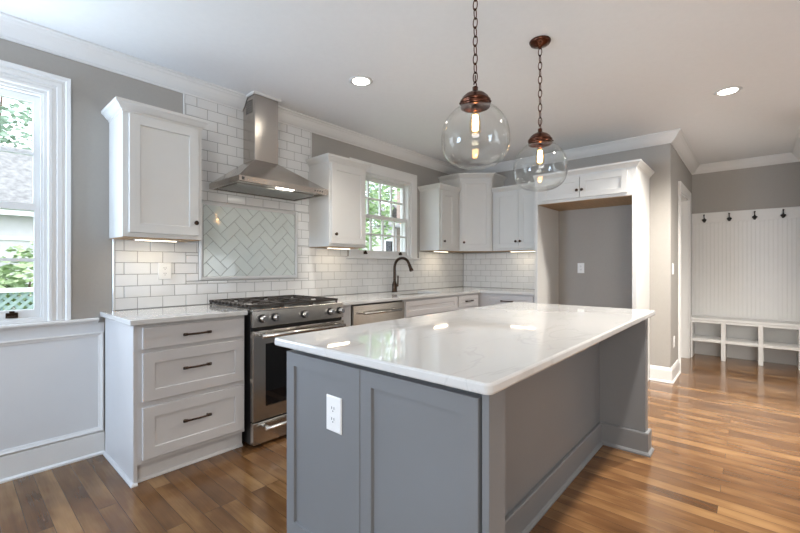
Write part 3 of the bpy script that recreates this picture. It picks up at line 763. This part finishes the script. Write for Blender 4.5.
# ------------------------------------------------------------------ outlets and switches
def outlet(name, label, f, a, b, z, kind, cat, w=.075, h=.118):
    t = thing(name, label, cat, f.p(a, b, z - h / 2))
    pl = part('cover_plate', G().loops(f, a - w / 2, a + w / 2, z - h / 2, z + h / 2, [(0, b), (0, b + .003), (.004, b + .006)]), 'plastic', t)
    if kind == 'outlet':
        for s_ in (-1, 1):
            zc = z + s_ * .0195
            rc = part('receptacle', G().fbox(f, a - .0165, a + .0165, b + .006, b + .0075, zc - .0140, zc + .0140, .0006), 'plastic', t)
            g = G()
            for q in (-.0065, .0065): g.fbox(f, a + q - .0013, a + q + .0013, b + .0072, b + .0079, zc - .001, zc + .008)
            g.cyl(f.p(a, b + .0072, zc - .0075), f.p(a, b + .0079, zc - .0075), .0025, .0025, 10)
            part('slots', g, 'slot', rc)
    else:
        part('toggle', G().fbox(f, a - .016, a + .016, b + .006, b + .009, z - .033, z + .033, .001), 'plastic', t)
    return t
IE2 = F((.9295, 0), (0, -1), (-1, 0))
outlet('power_outlet', 'white power outlet on the grey end panel of the island', IE2, 2.022, 0.0005, .672, 'outlet', 'outlet', .084, .128)
outlet('power_outlet', 'white power outlet on the subway tile above the short counter', WA, 1.031, .0117, 1.172, 'outlet', 'outlet', .085, .118)
outlet('power_outlet', 'white outlet on the grey back wall of the refrigerator opening', WB, 1.633, .0005, 1.187, 'outlet', 'outlet')
outlet('light_switch', 'white light switch on the narrow wall beside the hall doorway', HA, 5.10, .0005, 1.18, 'switch', 'switch')
outlet('power_outlet', 'white outlet low on the narrow wall beside the hall doorway', HA, 5.19, .0005, .395, 'outlet', 'outlet')

# ------------------------------------------------------------------ mudroom
mb = thing('mudroom_bench', 'white built-in bench with open cubbies at the end of the hall', 'bench', (6.7, -3.06, 0))
bx0, bx1 = 6.55, XM - .0125
part('bench_top', G().box(bx0 - .008, bx1, YH + .001, YO - .001, .500, .530, .003), 'trim', mb)
DV = [(-2.519, -2.553), (-2.850, -2.896), (-3.205, -3.251), (-3.556, -3.599)]
for a, b in DV: part('divider', G().box(bx0, bx1, b, a, 0, .4995, .001), 'trim', mb)
for k in range(3): part('shelf', G().box(bx0, bx1, DV[k + 1][0] + .0005, DV[k][1] - .0005, .222, .262, .001), 'trim', mb)
part('back_panel', G().box(XM - .012, XM - .0011, YH + .002, YO - .002, 0, .4995), 'trim', mb)
for k in range(3): part('top_rail', G().box(bx0, bx0 + .02, DV[k + 1][0] + .0005, DV[k][1] - .0005, .470, .4995), 'trim', mb)
MB = F((XM, 0), (0, -1), (-1, 0))
bb_ = thing('beadboard_panel', 'white beadboard panel with a hook rail on the hall end wall above the bench', 'wall panel', (XM, -3.06, .53))
g = G()
n_b = 26; wv_ = (3.598 - 2.518) / n_b
prof = []
for k in range(n_b):
    a = 2.518 + k * wv_
    prof += [(a, .0075), (a + .003, .010), (a + wv_ - .003, .010)]
prof += [(3.598, .004)]
ring = [MB.p(a, b, 0) for a, b in prof] + [MB.p(3.598, .0005, 0), MB.p(2.518, .0005, 0)]
g.rings([[v + Vector((0, 0, z)) for v in ring] for z in (.5305, 1.80)])
part('beadboard', g, 'trim', bb_)
part('hook_rail', G().fbox(MB, 2.518, 3.598, .0005, .019, 1.8005, 1.936, .002), 'trim', bb_)
HKL = ['black double coat hook on the white rail, next to the hall doorway', 'black double coat hook on the white rail, second from the hall doorway',
       'black double coat hook on the white rail, third from the hall doorway', 'black double coat hook on the white rail, fourth from the hall doorway']
hk = None
for lab, y in zip(HKL, (2.659, 2.923, 3.173, 3.437)):
    if hk is None:
        hk = thing('coat_hook', lab, 'coat hook', (XM - .0195, -y, 1.80), 'coat hooks on the hall rail')
        f = F((XM - .0195, -y), (0, -1), (-1, 0))
        part('hook_plate', G().fbox(f, -.011, .011, .0005, .005, 1.805, 1.86, .002), 'black', hk)
        g = G()
        g.tube([f.p(0, .004, 1.845), f.p(0, .03, 1.85), f.p(0, .055, 1.87), f.p(0, .062, 1.895)], [.006, .0055, .005, .006], 10)
        g.revolve(f.p(0, .062, 1.893), f.p(0, .062, 1.909), [(.006, 0), (.010, .3), (.010, .7), (.004, 1)], 12)
        part('upper_prong', g, 'black', hk)
        g = G()
        for s_ in (-1, 1):
            g.tube([f.p(0, .004, 1.822), f.p(s_ * .008, .022, 1.815), f.p(s_ * .013, .034, 1.820), f.p(s_ * .014, .036, 1.828)], [.006, .006, .0055, .006], 10)
            g.revolve(f.p(s_ * .014, .036, 1.826), f.p(s_ * .014, .036, 1.848), [(.006, 0), (.013, .3), (.013, .7), (.005, 1)], 12)
        part('lower_prong', g, 'black', hk)
    else:
        c = copy_tree(hk); c.location = (XM - .0195, -y, 1.80); c['label'] = lab

# ------------------------------------------------------------------ lights
def downlight(x, y, label, power, cone=120):
    t = thing('recessed_light', label, 'ceiling light', (x, y, CEIL - .006), 'recessed ceiling lights')
    part('trim_ring', G().lathe((x, y, CEIL - .006), [(.062, .003), (.064, 0), (.080, .001), (.088, .0055), (.062, .0055)], 32, (False, False)), 'trim', t)
    part('lens', G().lathe((x, y, CEIL - .004), [(.0615, 0), (.0615, .0035)], 32), 'lens', t)
    l = lamp('downlight_lamp', 'SPOT', (x, y, CEIL - .02), (0, 0, 0), power, (1, .94, .86), spot_size=R(cone), spot_blend=1.0, shadow_soft_size=.06)
    l.parent = t; l.location = (0, 0, -.014)
downlight(2.045, -.967, 'lit recessed ceiling light in front of the range hood', 75)
downlight(4.072, -3.009, 'lit recessed ceiling light near the hall opening', 470, 140)

downlight(4.10, -5.0, 'added unseen recessed ceiling light in the room behind the hall opening', 150)  # added out of view to brighten the floor
downlight(2.42, -3.03, 'lit recessed ceiling light above the floor beside the island overhang', 190)
downlight(2.0, -4.7, 'added unseen recessed ceiling light in the room behind the island', 60)  # another unseen lamp, added for more light on the foreground floor

def strip_light(f, a0, a1, b, z, label, power):
    o = thing('under_cabinet_light', label, 'light', f.p((a0 + a1) / 2, b, z - .012), 'under-cabinet lights')
    part('housing', G().fbox(f, a0, a1, b - .014, b + .014, z - .006, z - .0002, .001), 'trim', o)
    part('lens', G().fbox(f, a0 + .01, a1 - .01, b - .010, b + .010, z - .010, z - .0062), 'strip', o)
    l = lamp('strip_lamp', 'AREA', f.p((a0 + a1) / 2, b, z - .013), (0, 0, math.atan2(f.u.y, f.u.x)), power, (1, .85, .64), shape='RECTANGLE', size=a1 - a0 - .02, size_y=.02)
    l.parent = o; l.location = (0, 0, -.001)
strip_light(WA, .80, 1.06, .17, UZ0, 'lit strip beneath the wall cabinet by the big window', .5)
strip_light(WA, 2.36, 2.64, .17, UZ0, 'lit strip beneath the wall cabinet next to the hood', .45)
strip_light(WA, 4.03, 4.33, .17, 1.40, 'lit strip beneath the narrow cabinet by the sink window', .6)
strip_light(WB, .82, 1.20, .17, 1.40, 'lit strip beneath the two-door wall cabinet', .6)

def pendant(x, y, label):
    t = thing('pendant_light', label, 'pendant light', (x, y, CEIL), 'glass globe pendants')
    part('ceiling_canopy', G().lathe((x, y, CEIL), [(.062, -.0005), (.064, -.006), (.056, -.020), (.034, -.030), (.012, -.036), (.008, -.048)], 32), 'copper', t)
    zc, rg_ = 1.828, .158
    g = G(); z = CEIL - .046; k = 0
    while z > 2.075:
        pts = []
        for q in range(16):
            a = 2 * math.pi * q / 16
            u = .011 * math.cos(a); w_ = .025 * math.sin(a)
            pts.append((x + (u if k % 2 else 0), y + (0 if k % 2 else u), z - .022 + w_))
        g.tube(pts, .0028, 6, True); z -= .0425; k += 1
    zl = z
    part('chain', g, 'copper', t)
    cap = part('cap', G().lathe((x, y, 0), [(.010, 2.050), (.013, 2.047), (.013, 2.030), (.024, 2.023), (.045, 2.013), (.060, 1.999), (.066, 1.987), (.071, 1.983), (.072, 1.972), (.066, 1.969), (.068, 1.965), (.068, 1.952), (.061, 1.950), (.057, 1.949), (.056, 1.957), (.02, 1.960)], 40), 'copper', t)
    g = G().tube([(x + .012 * math.cos(q * math.pi / 10), y, 2.055 + .017 * math.sin(q * math.pi / 10) + .0) for q in range(11)], .003, 8)
    g.cyl((x, y, 2.066), (x, y, zl + .03), .003, .003, 8)
    part('hanger_loop', g, 'copper', t)
    for q in range(3):
        a = R(30 + 120 * q)
        part('thumb_screw', G().cyl((x + .074 * math.cos(a), y + .074 * math.sin(a), 1.960), (x + .082 * math.cos(a), y + .082 * math.sin(a), 1.960), .0035, .0045, 10), 'copper', cap)
    ctl = [(.057, 1.975), (.060, 1.962), (.085, 1.948), (.115, 1.922), (.138, 1.890), (.152, 1.855), (.159, 1.815), (.158, 1.775), (.148, 1.738), (.128, 1.708), (.098, 1.686), (.060, 1.674), (.025, 1.671), (.0005, 1.6705)]
    prof = []
    for q in range(len(ctl) - 1):            # a smooth curve through the control points
        p0, p1, p2, p3 = ctl[max(q - 1, 0)], ctl[q], ctl[q + 1], ctl[min(q + 2, len(ctl) - 1)]
        for m_ in (0, .25, .5, .75):
            prof.append(tuple(.5 * (2 * p1[k] + (p2[k] - p0[k]) * m_ + (2 * p0[k] - 5 * p1[k] + 4 * p2[k] - p3[k]) * m_ * m_ + (3 * p1[k] - p0[k] - 3 * p2[k] + p3[k]) * m_ ** 3) for k in (0, 1)))
    prof.append(ctl[-1])
    prof = [(max(a, .0005), b) for a, b in prof]
    inner = [(max(r - .0025 if r > .004 else r, .0004), zc + (zz - zc) * .984) for r, zz in prof[::-1]]
    part('globe', G().lathe((x, y, 0), [(.0565, 1.982)] + prof + inner + [(.0535, 1.982)], 48, (False, False)), 'globe', t, 'clear glass globe')
    part('socket', G().lathe((x, y, 0), [(.012, 1.957), (.018, 1.955), (.019, 1.935), (.015, 1.931)], 20), 'copper', t)
    b = part('bulb', G().lathe((x, y, 0), [(.012, 1.932), (.014, 1.922), (.023, 1.900), (.027, 1.88), (.027, 1.85), (.023, 1.834), (.013, 1.825), (.0005, 1.823)], 24, (False, False)), 'bulbglass', t)
    g = G()
    for q in range(5):
        a = 2 * math.pi * q / 5
        g.tube([(x + .008 * math.cos(a), y + .008 * math.sin(a), 1.915), (x + .011 * math.cos(a + .3), y + .011 * math.sin(a + .3), 1.880), (x + .009 * math.cos(a + .6), y + .009 * math.sin(a + .6), 1.845)], .0045, 8)
    part('filament', g, 'bulb', b, 'glowing amber filament')
    l = lamp('pendant_lamp', 'POINT', (x, y, 1.88), (0, 0, 0), 3.0, (1, .72, .42), shadow_soft_size=.012)
    l.parent = t; l.location = (0, 0, 1.88 - CEIL)
    return t
pendant(1.645, -2.178, 'clear glass globe pendant above the island end nearer the outlet')
pendant(2.408, -2.178, 'clear glass globe pendant above the island end nearer the refrigerator opening')

# ------------------------------------------------------------------ outdoors
struct('ground', G().box(-12, 40, .2, 45, -.75, -.65), 'ground')
def foliage(spheres, n, size, seed):
    rnd = random.Random(seed); g = G(); bm = g.bm
    tot = sum(r * r for _, _, _, r in spheres)
    for cx, cy, cz, r in spheres:
        for _ in range(int(n * r * r / tot)):
            v = Vector((rnd.gauss(0, 1), rnd.gauss(0, 1), rnd.gauss(0, 1))).normalized() * r * (rnd.uniform(.55, 1.05))
            p = Vector((cx, cy, cz)) + v
            q = Vector((rnd.gauss(0, 1), rnd.gauss(0, 1), rnd.gauss(0, 1) + .6)).normalized().to_track_quat('Z', 'Y')
            s = size * rnd.uniform(.6, 1.3)
            pts = [p + q @ Vector(w) * s for w in ((-.5, 0, 0), (-.1, .28, .05), (.55, 0, 0), (-.1, -.28, .05))]
            bm.faces.new([bm.verts.new(w) for w in pts])
    return g
def tree(name, label, x, y, h, sph, n, leaf, seed, cat='tree', size=.28, tr=.16):
    t = thing(name, label, cat, (x, y, -.65), 'trees outside the windows' if cat == 'tree' else 'shrubs outside the windows')
    g = G().tube([(x, y, -.65), (x + .05, y, h * .25), (x - .04, y + .05, h * .5), (x, y, h * .8)], [tr, tr * .8, tr * .55, tr * .25], 10)
    for k, (a, b, c, r) in enumerate(sph[:4]): g.tube([(x, y, h * .3 + .1 * k), ((x + a) / 2, (y + b) / 2, (h * .35 + c) / 2 + .2), (a, b, c)], [tr * .45, tr * .3, tr * .12], 8)
    part('trunk', g, 'bark', t)
    part('foliage', foliage(sph, n, size, seed), leaf, t)
    return t
tree('garden_tree', 'tall leafy tree behind the pale roof, seen through the big window', .9, 14.5, 6, [(.2, 14.5, 5.0, 1.7), (2.2, 14.3, 5.4, 1.7), (1.2, 14.8, 7.0, 2.0), (-1.2, 14.5, 6.0, 1.8), (3.4, 15, 4.6, 1.6), (.9, 14.0, 4.0, 1.2)], 3000, 'leaf2', 1, size=.22)
tree('garden_tree', 'bright green tree close outside the sink window', 9.2, 7.5, 5, [(8.6, 7.5, 3.4, 1.3), (10.2, 7.7, 4.2, 1.4), (9.2, 7.2, 2.2, 1.0), (8.0, 7.4, 5.0, 1.4), (10.9, 8.0, 2.9, .9)], 2300, 'leaf', 2, size=.24)
tree('garden_tree', 'darker green tree behind the neighbouring house outside the sink window', 16.5, 16, 7, [(15, 16, 5.4, 1.9), (17.5, 16, 6.2, 2), (13.6, 15.9, 4.6, 1.7), (19.5, 16, 5, 1.8), (16.3, 16, 8.2, 2)], 2600, 'leaf2', 3, size=.34)
tree('garden_shrub', 'broad green shrub behind the lattice fence outside the big window', .9, 5.6, 1.2, [(.2, 5.6, .75, .62), (1.1, 5.7, .95, .66), (-.8, 5.6, .7, .6), (1.9, 5.7, .8, .6)], 2400, 'leaf', 4, 'shrub', .15, .05)
tree('garden_shrub', 'low green shrub in front of the neighbouring house', 11.6, 8.6, 1.2, [(11.2, 8.6, .6, .8), (12.3, 8.8, .8, .8)], 1200, 'leaf', 5, 'shrub', .18, .05)
# lattice fence
lf = thing('lattice_fence', 'pale green lattice garden fence below the shrub outside the big window', 'fence', (.5, 4.2, -.65))
g = G()
fx0, fx1, fz0, fz1 = -2.0, 3.0, -.55, .86
s2 = .11
k = fx0 - (fz1 - fz0)
while k < fx1:
    for sg in (1, -1):
        a0, a1 = k, k + (fz1 - fz0)
        za, zb = (fz0, fz1) if sg == 1 else (fz1, fz0)
        p0, p1 = Vector((a0, 0, za)), Vector((a1, 0, zb))
        # clip to the fence
        def at(x): return p0 + (p1 - p0) * ((x - a0) / (a1 - a0))
        q0, q1 = at(max(a0, fx0)), at(min(a1, fx1))
        dd = Vector((0, 0, .02)); yb = 4.20 if sg == 1 else 4.212
        g.hexa([(q0.x, yb, q0.z - .026), (q1.x, yb, q1.z - .026), (q1.x, yb + .010, q1.z - .026), (q0.x, yb + .010, q0.z - .026), (q0.x, yb, q0.z + .026), (q1.x, yb, q1.z + .026), (q1.x, yb + .010, q1.z + .026), (q0.x, yb + .010, q0.z + .026)])
    k += s2
part('lattice', g, 'lattice', lf)
part('top_rail', G().box(fx0, fx1, 4.17, 4.25, .86, .92), 'trim', lf, 'white top rail')
for x in (fx0, .45, fx1): part('post', G().box(x - .045, x + .045, 4.224, 4.31, -.65, .86), 'lattice', lf)
# garage seen through the big window
ga = thing('garage', 'grey sided garage with white trim and pale shingle roof outside the big window', 'garage', (0, 11, -.65))
part('walls', G().box(-4, 2.6, 9.0, 13.0, -.65, 2.35), 'siding', ga)
part('roof', G().rings([[(x, 8.7, 2.42), (x, 8.7, 2.50), (x, 11, 4.25), (x, 13.3, 2.50), (x, 13.3, 2.42), (x, 11, 4.15)] for x in (-4.3, 2.9)]), 'roof', ga)
part('fascia', G().box(-4.32, 2.92, 8.66, 8.70, 2.30, 2.50), 'trim', ga)
g = G()
for z in (1.78, 1.32): g.box(-4.02, 2.62, 8.96, 8.999, z, z + .09)
for x in (-1.3, .3, 1.42, 2.50): g.box(x, x + .12, 8.955, 8.999, -.65, 2.30)
part('trim_boards', g, 'trim', ga)
# neighbouring house beyond the sink window
nh = thing('house', 'neighbouring brick and grey sided house beyond the sink window', 'house', (16, 11, -.65))
part('walls', G().box(13.6, 20, 10.2, 13.0, -.65, 3.1), 'siding', nh)
part('brick_chimney', G().box(14.9, 16.2, 9.7, 10.199, -.65, 5.6), 'brick', nh, 'red brick chimney')
part('roof', G().rings([[(x, 9.8, 3.1), (x, 9.8, 3.2), (x, 11.6, 4.6), (x, 13.4, 3.2), (x, 13.4, 3.1), (x, 11.6, 4.5)] for x in (13.3, 14.89)] ), 'roof', nh)
part('roof', G().rings([[(x, 9.8, 3.1), (x, 9.8, 3.2), (x, 11.6, 4.6), (x, 13.4, 3.2), (x, 13.4, 3.1), (x, 11.6, 4.5)] for x in (16.21, 20.3)] ), 'roof', nh)
for z in (.3, 1.6):
    w_ = part('window', G().box(14.0, 14.7, 10.15, 10.199, z, z + .9), 'trim', nh)
    part('window_pane', G().box(14.06, 14.64, 10.14, 10.1495, z + .06, z + .84), 'blackglass', w_)
